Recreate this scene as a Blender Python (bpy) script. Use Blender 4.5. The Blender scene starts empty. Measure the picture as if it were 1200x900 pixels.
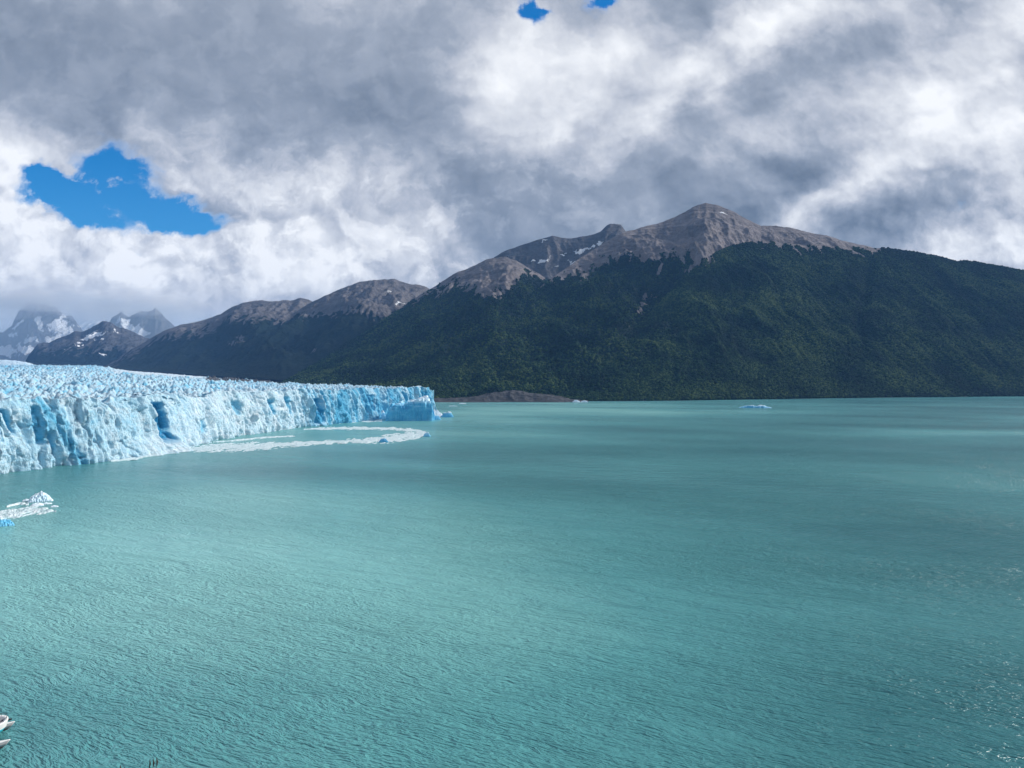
import bpy, math, random
import numpy as np
from mathutils import Vector

R = math.radians
random.seed(7)
scene = bpy.context.scene

# ------------------------------------------------------------------ camera
CAM_H = 80.0            # metres above the lake
F = 880.0               # focal length in pixels of a 1200 px wide picture
CX, HY = 600.0, 445.0   # column of the view axis, row of the true horizon
cam_d = bpy.data.cameras.new('camera')
cam = bpy.data.objects.new('camera', cam_d)
scene.collection.objects.link(cam)
cam.location = (0, 0, CAM_H)
cam.rotation_euler = (R(90), 0, 0)
cam_d.sensor_width = 36.0
cam_d.lens = 36.0 * F / 1200.0
cam_d.shift_y = -5.0 / 1200.0
cam_d.clip_start = 0.1
cam_d.clip_end = 200000
scene.camera = cam

# ------------------------------------------------------------------ render settings
scene.render.engine = 'CYCLES'
scene.cycles.use_denoising = True
try:
    scene.cycles.denoiser = 'OPENIMAGEDENOISE'
except Exception:
    pass
scene.cycles.max_bounces = 7
scene.cycles.diffuse_bounces = 4
scene.cycles.glossy_bounces = 3
scene.cycles.volume_bounces = 3
scene.cycles.use_adaptive_sampling = True
scene.cycles.adaptive_threshold = .02
scene.cycles.sample_clamp_indirect = 8
scene.view_settings.view_transform = 'Standard'
scene.view_settings.look = 'None'
scene.view_settings.gamma = 1
scene.view_settings.exposure = 0.42
scene.view_settings.use_curve_mapping = False

SUN_AZ, SUN_EL = R(69), R(31)     # clockwise from the view axis (+Y towards +X)


# ------------------------------------------------------------------ node helper
class G:
    """Small expression builder over a node tree."""
    def __init__(s, tree):
        s.t = tree

    def node(s, typ, **kw):
        n = s.t.nodes.new(typ)
        for k, v in kw.items():
            setattr(n, k, v)
        return n

    def put(s, sock, v):
        if isinstance(v, E):
            s.t.links.new(v.s, sock)
        elif hasattr(v, 'is_linked'):
            s.t.links.new(v, sock)
        else:
            if hasattr(sock.default_value, '__len__') and not hasattr(v, '__len__'):
                v = [v] * len(sock.default_value)
            if hasattr(v, '__len__') and len(sock.default_value) == 4 and len(v) == 3:
                v = tuple(v) + (1,)
            sock.default_value = v

    def m(s, op, a, b=None, c=None, clamp=False):
        n = s.node('ShaderNodeMath', operation=op)
        n.use_clamp = clamp
        s.put(n.inputs[0], a)
        if b is not None:
            s.put(n.inputs[1], b)
        if c is not None:
            s.put(n.inputs[2], c)
        return E(s, n.outputs[0])

    def xyz(s, v):
        n = s.node('ShaderNodeSeparateXYZ')
        s.put(n.inputs[0], v)
        return [E(s, o) for o in n.outputs]

    def vec(s, x, y, z=0.0):
        n = s.node('ShaderNodeCombineXYZ')
        for i, v in enumerate((x, y, z)):
            s.put(n.inputs[i], v)
        return E(s, n.outputs[0])

    def vm(s, op, a, b=None, scale=None):
        n = s.node('ShaderNodeVectorMath', operation=op)
        s.put(n.inputs[0], a)
        if b is not None:
            s.put(n.inputs[1], b)
        if scale is not None:
            s.put(n.inputs['Scale'], scale)
        return E(s, n.outputs[0])

    def noise(s, v, scale=1, detail=4, rough=.5, dist=0.0, lac=2.0, color=False, kind=None):
        n = s.node('ShaderNodeTexNoise')
        if kind:
            n.noise_type = kind
        s.put(n.inputs['Vector'], v)
        s.put(n.inputs['Scale'], scale)
        s.put(n.inputs['Detail'], detail)
        s.put(n.inputs['Roughness'], rough)
        s.put(n.inputs['Lacunarity'], lac)
        s.put(n.inputs['Distortion'], dist)
        return E(s, n.outputs['Color' if color else 0])

    def sm(s, x, a, b, lo=0.0, hi=1.0):
        n = s.node('ShaderNodeMapRange', interpolation_type='SMOOTHSTEP')
        for k, v in (('Value', x), ('From Min', a), ('From Max', b), ('To Min', lo), ('To Max', hi)):
            s.put(n.inputs[k], v)
        return E(s, n.outputs[0])

    def mix(s, f, a, b):
        n = s.node('ShaderNodeMix', data_type='RGBA')
        s.put(n.inputs[0], f)
        s.put(n.inputs[6], a)
        s.put(n.inputs[7], b)
        return E(s, n.outputs[2])

    def ramp(s, x, stops):
        n = s.node('ShaderNodeValToRGB')
        cr = n.color_ramp
        while len(cr.elements) > 1:
            cr.elements.remove(cr.elements[-1])
        cr.elements[0].position = stops[0][0]
        cr.elements[0].color = tuple(stops[0][1]) + (1,)
        for p, c in stops[1:]:
            e = cr.elements.new(p)
            e.color = tuple(c) + (1,)
        s.put(n.inputs[0], x)
        return E(s, n.outputs[0])

    def attr(s, name):
        n = s.node('ShaderNodeAttribute', attribute_name=name)
        return E(s, n.outputs['Fac'])


class E:
    def __init__(s, g, sock):
        s.g, s.s = g, sock
    def __add__(s, o): return s.g.m('ADD', s, o)
    __radd__ = __add__
    def __sub__(s, o): return s.g.m('SUBTRACT', s, o)
    def __rsub__(s, o): return s.g.m('SUBTRACT', o, s)
    def __mul__(s, o): return s.g.m('MULTIPLY', s, o)
    __rmul__ = __mul__
    def __truediv__(s, o): return s.g.m('DIVIDE', s, o)
    def __rtruediv__(s, o): return s.g.m("DIVIDE", o, s)


# ------------------------------------------------------------------ sky: daylight sky behind a broken cloud deck
def build_world():
    w = bpy.data.worlds.new('World')
    scene.world = w
    w.use_nodes = True
    nt = w.node_tree
    nt.nodes.clear()
    g = G(nt)
    sky = g.node('ShaderNodeTexSky', sky_type='NISHITA')
    sky.sun_disc = False
    sky.sun_elevation = SUN_EL
    sky.sun_rotation = SUN_AZ
    sky.air_density = 1.0
    sky.dust_density = 0.3
    sky.ozone_density = 2.0
    tc = g.node('ShaderNodeTexCoord')
    d = E(g, tc.outputs['Generated'])
    x, y, z = g.xyz(d)
    ys = g.m('MAXIMUM', y, 0.12)
    zc = g.m('MAXIMUM', z, 0.0)
    # direction on a flat cloud deck, and the bearing/height of the direction
    k = 1.0 / (zc + 0.16)
    px, py = x * k, y * k
    p = g.vec(px, py, 0.0)
    u = x / ys * (F / 100) + CX / 100
    v = HY / 100 - z / ys * (F / 100)
    sb = g.vec(u, v, 0.0)
    wn = g.noise(p, 1.3, 4, .55, color=True)
    wx, wy, _ = g.xyz(wn)
    wn2 = g.noise(sb, 1.1, 6, .6, color=True)
    wx2, wy2, wn2z = g.xyz(wn2)
    U = u + (wx - .5) * 1.2 + (wx2 - .5) * 1.1
    V = v + (wy - .5) * 0.8 + (wy2 - .5) * 0.9

    def blob(cx, cy, rx, ry, ang=0.0, amp=1.0, UU=U, VV=V):
        a = R(ang)
        dx, dy = UU - cx / 100, VV - cy / 100
        e1 = (dx * math.cos(a) + dy * math.sin(a)) * (100.0 / rx)
        e2 = (dy * math.cos(a) - dx * math.sin(a)) * (100.0 / ry)
        q = e1 * e1 + e2 * e2
        return g.m('EXPONENT', q * -1.0) * amp

    def total(items):
        t = None
        for it in items:
            b = blob(*it)
            t = b if t is None else t + b
        return t
    front = g.sm(y, 0.12, 0.4)
    # large cloud masses: where the deck is thin and bright (+) or thick and grey (-)
    big = total([
        (150, 60, 330, 75, 3, -.17), (420, 60, 160, 90, 10, -.13), (60, 110, 200, 50, 6, -.10),
        (330, 120, 200, 40, 8, -.10),
        (60, 185, 110, 26, 12, .34), (10, 235, 45, 60, 0, .42), (250, 205, 90, 34, 20, .22),
        (150, 310, 260, 48, 4, .36), (40, 345, 150, 45, 0, .14), (330, 300, 90, 50, 0, .30),
        (460, 265, 85, 45, 20, .34), (380, 215, 90, 40, 15, .10),
        (600, 60, 50, 70, 60, .46), (665, 110, 115, 60, -45, .33), (720, 60, 70, 40, -40, .2), (640, 165, 60, 28, -30, .14), (560, 150, 80, 60, -40, .12),
        (850, 50, 115, 36, -40, .44), (765, 145, 85, 32, -40, .32), (990, 15, 130, 30, -20, .18),
        (680, 235, 260, 56, 4, -.26), (560, 220, 70, 45, 0, -.12), (900, 225, 120, 50, -25, -.18),
        (980, 130, 70, 95, 30, -.14), (1080, 60, 80, 70, -40, .06),
        (960, 245, 60, 22, -28, .40), (1050, 215, 110, 26, -28, .34), (1180, 190, 60, 60, -30, .24), (1190, 250, 60, 40, -30, .2),
        (1165, 40, 50, 80, 10, .26), (1180, 290, 80, 30, 10, .40), (1040, 260, 80, 25, -28, -.20),
        (1100, 195, 90, 14, -28, -.24), (1060, 120, 70, 40, -30, .16)])
    hole = total([
        (75, 232, 50, 30, 6, 1.0), (150, 208, 40, 26, 0, .95), (185, 255, 60, 18, 6, 1.0), (110, 268, 58, 16, 14, .8),
        (228, 254, 30, 20, 0, .8), (45, 215, 30, 26, 0, .6), (628, 4, 26, 16, -10, .95), (700, 2, 18, 13, 0, .9),
        (130, 280, 30, 10, 18, .4)])
    # cloud texture
    pa = g.vec(px * 1.0 + py * .35, py * .75 - px * .2, 0.0)
    wq = g.noise(p, 2.2, 3, .5, color=True)
    pw = g.vm('ADD', pa, g.vm('SCALE', g.vm('SUBTRACT', wq, (.5, .5, .5)), scale=.42))
    n = g.noise(pw, 1.25, 8, .50)
    sun2 = (math.sin(SUN_AZ), math.cos(SUN_AZ))
    off = (sun2[0] * .035 + sun2[1] * .012, sun2[1] * .026 - sun2[0] * .007, 0.0)
    n_s = g.noise(g.vm('ADD', pw, off), 1.25, 8, .50)
    relief = (n - n_s)
    # puffs seen from the side, in bearing/height
    sw = g.vm('ADD', sb, g.vm('SCALE', g.vm('SUBTRACT', wn2, (.5, .5, .5)), scale=.55))
    c = g.noise(sw, .95, 9, .55)
    c_s = g.noise(g.vm('ADD', sw, (.07, -.10, 0)), .95, 9, .50)
    puff = (c - c_s)
    low = g.sm(v, 1.2, 3.0)                      # more puffs low in the sky, streaks above
    tex = (n - .5) * (1.15 - .85 * low) + relief * 1.2 * (1.0 - low * .8) + puff * (.5 + 1.35 * low) + (c - .5) * (.6 + .5 * low) + (wn2z - .5) * .30
    calm = g.m('MINIMUM', blob(700, 250, 260, 60) + blob(250, 60, 330, 90, 0, .75), 1.0) * front
    tex = tex * (1.0 - calm * .55)
    cm = g.noise(g.vm('ADD', g.vec(u, v * 1.25, 4.0), g.vm('SCALE', g.vm('SUBTRACT', wn2, (.5, .5, .5)), scale=.7)), 1.5, 9, .60)
    st = g.noise(g.vm('ADD', g.vec(u * .80 + v * .5, v * 1.5 - u * .85, 9.0), g.vm('SCALE', g.vm('SUBTRACT', wn2, (.5, .5, .5)), scale=.6)), 1.0, 8, .55)
    rt = g.sm(u, 6.0, 9.0)
    tex = tex + (g.sm(cm, .46, .58) - .5) * .22 * (1.0 - rt) * (.35 + .65 * low) + (st - .5) * .95 * rt
    B = g.m('ADD', big * front + .50, tex) - (1.0 - front) * .06 - g.sm(z, .48, .9) * .10
    mist = g.sm(v, 3.0, 4.1) * g.sm(u, 7.0, 2.5) * front
    B = B * (1.0 - mist * .75) + (mist * .75) * .74
    col = g.ramp(B, [(0.0, (.115, .145, .195)), (.20, (.185, .22, .28)), (.40, (.27, .305, .37)), (.56, (.39, .415, .475)),
                     (.70, (.51, .53, .575)), (.86, (.655, .67, .70)), (1.0, (.77, .78, .795))])
    wisp = g.noise(g.vm('ADD', g.vec(u * 1.6 - v * .5, v * 2.6 + u * .5, 0.0), g.vm('SCALE', g.vm('SUBTRACT', wn2, (.5, .5, .5)), scale=1.2)), 1.4, 7, .55)
    alpha = g.sm(n * .45 + c * .8 + wisp * 1.3 + g.sm(wisp, .52, .72) * .46 - .24 - hole * front * 1.42, .0, .74)
    alpha = g.m('MAXIMUM', alpha, g.sm(v, 2.9, 3.3) * front)
    alpha = alpha * (1.0 - hole * front * .0)
    edge = g.sm(alpha, 1.0, .2) * .35            # thin edges let the light through
    col = g.mix(edge, col, (1.0, 1.0, 1.0))
    b1 = g.node('ShaderNodeBackground')
    mu = g.node('ShaderNodeMix', data_type='RGBA', blend_type='MULTIPLY')
    mu.inputs[0].default_value = 1.0
    g.put(mu.inputs[6], sky.outputs[0])
    g.put(mu.inputs[7], (.03, .55, .98))
    skyc = g.mix(g.sm(v, 1.6, 3.0) * .14, E(g, mu.outputs[2]), (2.0, 4.2, 6.4))
    g.put(b1.inputs[0], skyc)
    b1.inputs[1].default_value = 0.10
    b2 = g.node('ShaderNodeBackground')
    g.put(b2.inputs[0], col)
    b2.inputs[1].default_value = 1.0
    mx = g.node('ShaderNodeMixShader')
    g.put(mx.inputs[0], alpha)
    nt.links.new(b1.outputs[0], mx.inputs[1])
    nt.links.new(b2.outputs[0], mx.inputs[2])
    out = g.node('ShaderNodeOutputWorld')
    nt.links.new(mx.outputs[0], out.inputs[0])


build_world()

sun_d = bpy.data.lights.new('sun', 'SUN')
sun_d.energy = 3.6
sun_d.angle = R(9)
sun_d.color = (1.0, .95, .88)
sun = bpy.data.objects.new('sun', sun_d)
scene.collection.objects.link(sun)
sdir = Vector((math.sin(SUN_AZ) * math.cos(SUN_EL), math.cos(SUN_AZ) * math.cos(SUN_EL), math.sin(SUN_EL)))
sun.rotation_euler = sdir.to_track_quat('Z', 'Y').to_euler()
sun.location = sdir * 300 + Vector((0, 0, 200))


# ------------------------------------------------------------------ numpy noise
def _h(ix, iy, seed):
    h = (ix.astype(np.uint32) * np.uint32(374761393) + iy.astype(np.uint32) * np.uint32(668265263)
         + np.uint32((seed * 2246822519 + 12345) & 0xffffffff))
    h = (h ^ (h >> np.uint32(13))) * np.uint32(1274126177)
    h = (h ^ (h >> np.uint32(16))) * np.uint32(2246822519)
    return h ^ (h >> np.uint32(13))


def perlin(x, y, seed=0):
    x, y = np.broadcast_arrays(np.asarray(x, float), np.asarray(y, float))
    x0 = np.floor(x).astype(np.int64)
    y0 = np.floor(y).astype(np.int64)
    fx, fy = x - x0, y - y0
    sx = fx * fx * fx * (fx * (fx * 6 - 15) + 10)
    sy = fy * fy * fy * (fy * (fy * 6 - 15) + 10)

    def gd(ix, iy, dx, dy):
        a = _h(ix, iy, seed).astype(np.float64) * (2 * np.pi / 4294967296.0)
        return np.cos(a) * dx + np.sin(a) * dy
    n00 = gd(x0, y0, fx, fy)
    n10 = gd(x0 + 1, y0, fx - 1, fy)
    n01 = gd(x0, y0 + 1, fx, fy - 1)
    n11 = gd(x0 + 1, y0 + 1, fx - 1, fy - 1)
    a = n00 + sx * (n10 - n00)
    b = n01 + sx * (n11 - n01)
    return (a + sy * (b - a)) * 1.41


def fbm(x, y, o=5, seed=0, gain=.5, lac=2.03):
    t, a, s = 0, 1.0, 0
    for i in range(o):
        t = t + a * perlin(x, y, seed + i * 17)
        s += a
        a *= gain
        x, y = x * lac + 3.7, y * lac - 1.3
    return t / s


def ridged(x, y, o=5, seed=0, gain=.5, lac=2.07):
    t, a, s = 0, 1.0, 0
    w = 1.0
    for i in range(o):
        r = 1 - np.abs(perlin(x, y, seed + i * 31))
        r = r * r
        t = t + a * r * w
        w = np.clip(r * 1.4, 0, 1)
        s += a
        a *= gain
        x, y = x * lac + 5.1, y * lac + 2.9
    return t / s


def worley(x, y, seed=0):
    x, y = np.broadcast_arrays(np.asarray(x, float), np.asarray(y, float))
    x0 = np.floor(x).astype(np.int64)
    y0 = np.floor(y).astype(np.int64)
    f1 = np.full(x.shape, 9.0)
    f2 = np.full(x.shape, 9.0)
    idv = np.zeros(x.shape)
    for i in (-1, 0, 1):
        for j in (-1, 0, 1):
            a = _h(x0 + i, y0 + j, seed)
            b = _h(x0 + i, y0 + j, seed + 91)
            cx = x0 + i + a / 4294967296.0
            cy = y0 + j + b / 4294967296.0
            d = np.hypot(cx - x, cy - y)
            new = d < f1
            f2 = np.where(new, f1, np.minimum(f2, d))
            idv = np.where(new, (a ^ b) / 4294967296.0, idv)
            f1 = np.where(new, d, f1)
    return f1, f2, idv


def sstep(x, a, b):
    t = np.clip((x - a) / (b - a), 0, 1)
    return t * t * (3 - 2 * t)


def interp(x, pts, col):
    pts = sorted(pts)
    return np.interp(x, [q[0] for q in pts], [q[col] for q in pts])


def P(x, y, d):
    """A point d metres ahead that is seen at column x, row y."""
    return ((x - CX) / F * d, d, CAM_H - (y - HY) / F * d)


def depth(y):
    return CAM_H * F / (y - HY)


# ------------------------------------------------------------------ mesh helpers
def link(name, me, mat=None, parent=None):
    o = bpy.data.objects.new(name, me)
    scene.collection.objects.link(o)
    if mat is not None:
        me.materials.append(mat)
    if parent is not None:
        o.parent = parent
    return o


def np_mesh(name, verts, faces, nside, smooth=True, attrs=None):
    me = bpy.data.meshes.new(name)
    verts = np.ascontiguousarray(verts, np.float32)
    faces = np.ascontiguousarray(faces, np.int32)
    nf = len(faces)
    me.vertices.add(len(verts))
    me.vertices.foreach_set('co', verts.ravel())
    me.loops.add(nf * nside)
    me.loops.foreach_set('vertex_index', faces.ravel())
    me.polygons.add(nf)
    me.polygons.foreach_set('loop_start', np.arange(0, nf * nside, nside, dtype=np.int32))
    try:
        me.polygons.foreach_set('loop_total', np.full(nf, nside, np.int32))
    except Exception:
        pass
    me.update(calc_edges=True)
    me.polygons.foreach_set('use_smooth', np.full(nf, bool(smooth)))
    for k, v in (attrs or {}).items():
        a = me.attributes.new(k, 'FLOAT', 'POINT')
        a.data.foreach_set('value', np.ascontiguousarray(v, np.float32).ravel())
    me.update()
    return me


def grid_faces(n, m, flip=False):
    i = np.arange(n - 1)[:, None] * m + np.arange(m - 1)[None, :]
    f = np.stack([i, i + 1, i + m + 1, i + m], -1).reshape(-1, 4)
    return f[:, ::-1] if flip else f


def grid_mesh(name, X, Y, Z, attrs=None, flip=False, smooth=True):
    n, m = X.shape
    return np_mesh(name, np.stack([X, Y, Z], -1).reshape(-1, 3), grid_faces(n, m, flip), 4, smooth, attrs)


def tag(o, label=None, cat=None, group=None, kind=None):
    if label:
        o['label'] = label
    if cat:
        o['category'] = cat
    if group:
        o['group'] = group
    if kind:
        o['kind'] = kind
    return o


def empty(name, loc, rz=0.0):
    o = bpy.data.objects.new(name, None)
    scene.collection.objects.link(o)
    o.location = loc
    o.rotation_euler = (0, 0, rz)
    return o


def new_mat(name):
    m = bpy.data.materials.new(name)
    m.use_nodes = True
    nt = m.node_tree
    b = nt.nodes['Principled BSDF']
    g = G(nt)
    geo = g.node('ShaderNodeNewGeometry')
    return m, g, b, E(g, geo.outputs['Position']), E(g, geo.outputs['Normal'])


def bump(g, b, h, dist, strength=1.0, prev=None):
    n = g.node('ShaderNodeBump')
    n.inputs['Strength'].default_value = strength
    n.inputs['Distance'].default_value = dist
    g.put(n.inputs['Height'], h)
    if prev is not None:
        g.put(n.inputs['Normal'], prev)
    g.put(b.inputs['Normal'], n.outputs[0])
    return n.outputs[0]


def plain(name, col, rough=.5, metal=0.0, coat=0.0, var=.06, scale=3.0):
    m, g, b, pos, nrm = new_mat(name)
    tc = g.node('ShaderNodeTexCoord')
    n = g.noise(E(g, tc.outputs['Object']), scale, 4, .6)
    lo = tuple(c * (1 - var) for c in col)
    hi = tuple(min(1, c * (1 + var)) for c in col)
    g.put(b.inputs['Base Color'], g.mix(n, lo, hi))
    b.inputs['Roughness'].default_value = rough
    b.inputs['Metallic'].default_value = metal
    return m


# ------------------------------------------------------------------ materials
def mat_mountain():
    m, g, b, pos, nrm = new_mat('mountain_rock_and_forest')
    forest, snow, tone = g.attr('forest'), g.attr('snow'), g.attr('tone')
    x, y, z = g.xyz(pos)
    n1 = g.noise(pos, .004, 6, .62)
    n2 = g.noise(pos, .02, 6, .65)
    strata = g.noise(g.vec(x * .0012, y * .0012, z * .03 + n1 * 1.5), 1.0, 4, .6)
    rock = g.ramp(n1 * .35 + n2 * .35 + strata * .3, [(.32, (.060, .055, .060)), (.46, (.15, .135, .138)), (.58, (.25, .222, .222)), (.72, (.36, .33, .33))])
    darkrock = g.ramp(n1 * .4 + n2 * .3 + strata * .3, [(.32, (.035, .038, .045)), (.55, (.09, .092, .10)), (.75, (.17, .17, .18))])
    rock = g.mix(tone, rock, darkrock)
    f1 = g.noise(pos, .0035, 5, .6)
    f2 = g.noise(pos, .045, 4, .7)
    wood = g.ramp(f1 * .6 + f2 * .4, [(.34, (.003, .008, .007)), (.50, (.007, .018, .012)), (.66, (.017, .032, .016))])
    wood = g.mix(tone * .75, wood, (.005, .010, .014))
    ff = g.sm(forest + (n2 - .5) * .5, .42, .58)
    col = g.mix(ff, rock, wood)
    sn = g.sm(snow + (g.noise(pos, .012, 5, .65) - .5) * .9, .42, .54)
    col = g.mix(sn, col, (.80, .83, .87))
    g.put(b.inputs['Base Color'], col)
    b.inputs['Roughness'].default_value = .95
    b.inputs['Specular IOR Level'].default_value = .1
    h = n2 * 34.0 + g.noise(pos, .06, 5, .7) * (6.0 + ff * 6.0)
    bump(g, b, h, 1.0, 1.0)
    return m


def mat_crown():
    m, g, b, pos, nrm = new_mat('beech_foliage')
    t = g.attr('tint')
    n = g.noise(pos, .25, 3, .7)
    big = g.noise(pos, .003, 4, .6)
    c = g.ramp(t * .42 + n * .2 + (big - .5) * 1.1 + .23, [(.28, (.003, .009, .007)), (.48, (.008, .023, .012)), (.62, (.024, .052, .018)), (.78, (.066, .095, .030))])
    g.put(b.inputs['Base Color'], c)
    b.inputs['Roughness'].default_value = .9
    b.inputs['Specular IOR Level'].default_value = .04
    bump(g, b, g.noise(pos, .5, 3, .7), .8, .4)
    return m


def mat_ice(name='glacier_ice', relief=.8):
    m, g, b, pos, nrm = new_mat(name)
    blue, dirt = g.attr('blue'), g.attr('dirt')
    x, y, z = g.xyz(pos)
    n1 = g.noise(pos, .05, 6, .62)
    n2 = g.noise(pos, .35, 5, .6)
    # thin horizontal banding of compressed ice
    band = g.noise(g.vec(x * .02, y * .02, z * .45 + n1 * 3.0), 1.0, 4, .65)
    f = blue + (n1 - .5) * .55 + (n2 - .5) * .30 + (band - .5) * .30
    col = g.ramp(f, [(.02, (.80, .90, .97)), (.22, (.58, .81, .94)), (.42, (.32, .66, .87)), (.66, (.12, .50, .76)), (1.0, (.025, .29, .57))])
    nz = g.xyz(nrm)[2]
    firn = g.sm(nz + (n2 - .5) * .4, .70, .98)     # weathered white firn lies on the flat tops
    col = g.mix(firn * .40, col, (.66, .76, .86))
    col = g.mix(g.sm(dirt + (n1 - .5) * .5, .35, .75), col, (.09, .10, .12))
    g.put(b.inputs['Base Color'], col)
    b.inputs['Roughness'].default_value = .45
    b.inputs['IOR'].default_value = 1.31
    b.inputs['Specular IOR Level'].default_value = .35
    vo = g.node('ShaderNodeTexVoronoi', feature='DISTANCE_TO_EDGE')
    g.put(vo.inputs['Vector'], g.vm('ADD', g.vec(x * .11, y * .11, z * .07), g.vm('SCALE', g.noise(pos, .12, 3, .6, color=True), scale=.9)))
    vo2 = g.node('ShaderNodeTexVoronoi', feature='DISTANCE_TO_EDGE')
    g.put(vo2.inputs['Vector'], g.vm('ADD', g.vec(x * .34, y * .34, z * .22), g.vm('SCALE', g.noise(pos, .3, 3, .6, color=True), scale=.9)))
    cr = g.m('MINIMUM', E(g, vo.outputs['Distance']), .22) * 3.0 + g.m('MINIMUM', E(g, vo2.outputs['Distance']), .2) * 1.2
    bump(g, b, cr + n1 * 4.0 + n2 * 1.3 + band * .8, 1.0, relief)
    return m


def mat_brash():
    m, g, b, pos, nrm = new_mat('brash_ice')
    n = g.noise(pos, .22, 5, .65)
    c = g.ramp(n, [(.32, (.26, .44, .47)), (.48, (.52, .66, .70)), (.66, (.72, .79, .82))])
    g.put(b.inputs['Base Color'], c)
    b.inputs['Roughness'].default_value = .6
    bump(g, b, g.noise(pos, .7, 4, .7), .6, .8)
    return m


def mat_water():
    m, g, b, pos, nrm = new_mat('glacial_water')
    x, y, z = g.xyz(pos)
    # wind runs from the far left towards the near right; crests lie across it
    a = R(-24)
    along = x * math.cos(a) + y * math.sin(a)
    across = y * math.cos(a) - x * math.sin(a)
    w0 = g.noise(g.vec(x * .03, y * .03, 0.0), 1.0, 2, .5, color=True)
    wv = g.vm('SCALE', g.vm('SUBTRACT', w0, (.5, .5, .5)), scale=9.0)
    q = g.vm('ADD', g.vec(along, across, 0.0), wv)
    qx, qy, _ = g.xyz(q)
    swell = g.noise(g.vec(qx * .035, qy * .11, 0.0), 1.0, 3, .55)
    chop = 1.0 - g.m('ABSOLUTE', g.noise(g.vec(qx * .15, qy * .44, 3.0), 1.0, 3, .6, dist=.15) * 2.0 - 1.0) * 1.3
    rip = g.noise(g.vec(qx * .42, qy * 1.35, 7.0), 1.0, 3, .65, dist=.1)
    gust = g.noise(g.vec(along * .0030, across * .0065, 2.0), 1.0, 4, .6)
    gamp = g.sm(gust, .30, .70, .45, 1.35)
    h = swell * 2.6 + chop * gamp * 1.0 + rip * gamp * .55
    nb = bump(g, b, h, 1.0, 1.0)
    # suspended rock flour: milkier and clearer water drifting in long plumes; sun and cloud shade painted in below
    silt_and_light = g.noise(g.vec(along * .0020 + 4.0, across * .0036, 5.0), 1.0, 4, .5)
    sunlit_patch = g.m('EXPONENT', (g.m('POWER', (x + 90.0) * (1.0 / 230.0), 2.0) + g.m('POWER', (y - 370.0) * (1.0 / 190.0), 2.0)) * -1.0)  # sunlit gap between cloud shadows, painted into the colour
    cloud_shade = g.m('EXPONENT', (g.m('POWER', (x + 190.0) * (1.0 / 230.0), 2.0) + g.m('POWER', (y - 590.0 + x * .25) * (1.0 / 75.0), 2.0)) * -1.0)  # band of cloud shadow painted into the water colour
    silt_and_light = .5 + (silt_and_light - .5) * .75 + sunlit_patch * .21 - cloud_shade * .23 - g.sm(y, 250.0, 160.0) * .17  # last term darkens the water nearest the lookout
    # painted light: pale glints off the far shore, greyer sky reflection to the right
    far_glint = g.m('EXPONENT', g.m('POWER', g.m('ABSOLUTE', (y - 1950.0 - (x - 200.0) * .25) * (1.0 / 420.0)), 2.0) * -1.0) * g.sm(x, -260.0, -60.0) * g.sm(x, 1300.0, 300.0)
    sun_glitter = g.m('EXPONENT', g.m('POWER', g.m('ABSOLUTE', (y - 1130.0 - (x - 700.0) * .10) * (1.0 / 75.0)), 2.0) * -1.0) * g.sm(x, 330.0, 640.0)  # sun glitter painted as a pale band
    silt_and_light = silt_and_light + sun_glitter * .22 + far_glint * .24 - g.sm(x / (y + 60.0), -.15, .50) * .19
    col = g.ramp(silt_and_light, [(.26, (.045, .185, .205)), (.50, (.100, .330, .345)), (.74, (.22, .52, .505))])
    # whitecaps
    wc = g.noise(g.vec(qx * .10, qy * .38, 11.0), 1.0, 5, .68, dist=.4)
    wp = g.noise(g.vec(x * .012, y * .012, 1.0), 1.0, 3, .6)
    foam = g.sm(wc + (wp - .5) * .22, .735, .79)
    col = g.mix(foam * .8, col, (.70, .80, .80))
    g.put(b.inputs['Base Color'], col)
    g.put(b.inputs['Roughness'], g.sm(gust, .3, .7, .19, .25) + foam * .4)
    b.inputs['IOR'].default_value = 1.333
    b.inputs['Specular IOR Level'].default_value = .36
    return m


M_MTN, M_CROWN, M_ICE, M_BRASH, M_BERG, M_WATER = mat_mountain(), mat_crown(), mat_ice(), mat_brash(), mat_ice('iceberg_ice', .28), mat_water()

# ------------------------------------------------------------------ lake
wv = [(-40000, -6000, 0), (40000, -6000, 0), (40000, 60000, 0), (-40000, 60000, 0)]
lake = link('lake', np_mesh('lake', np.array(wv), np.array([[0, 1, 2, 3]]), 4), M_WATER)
tag(lake, kind='structure')

# ------------------------------------------------------------------ mountains
CROWN_SEEDS = []


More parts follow.
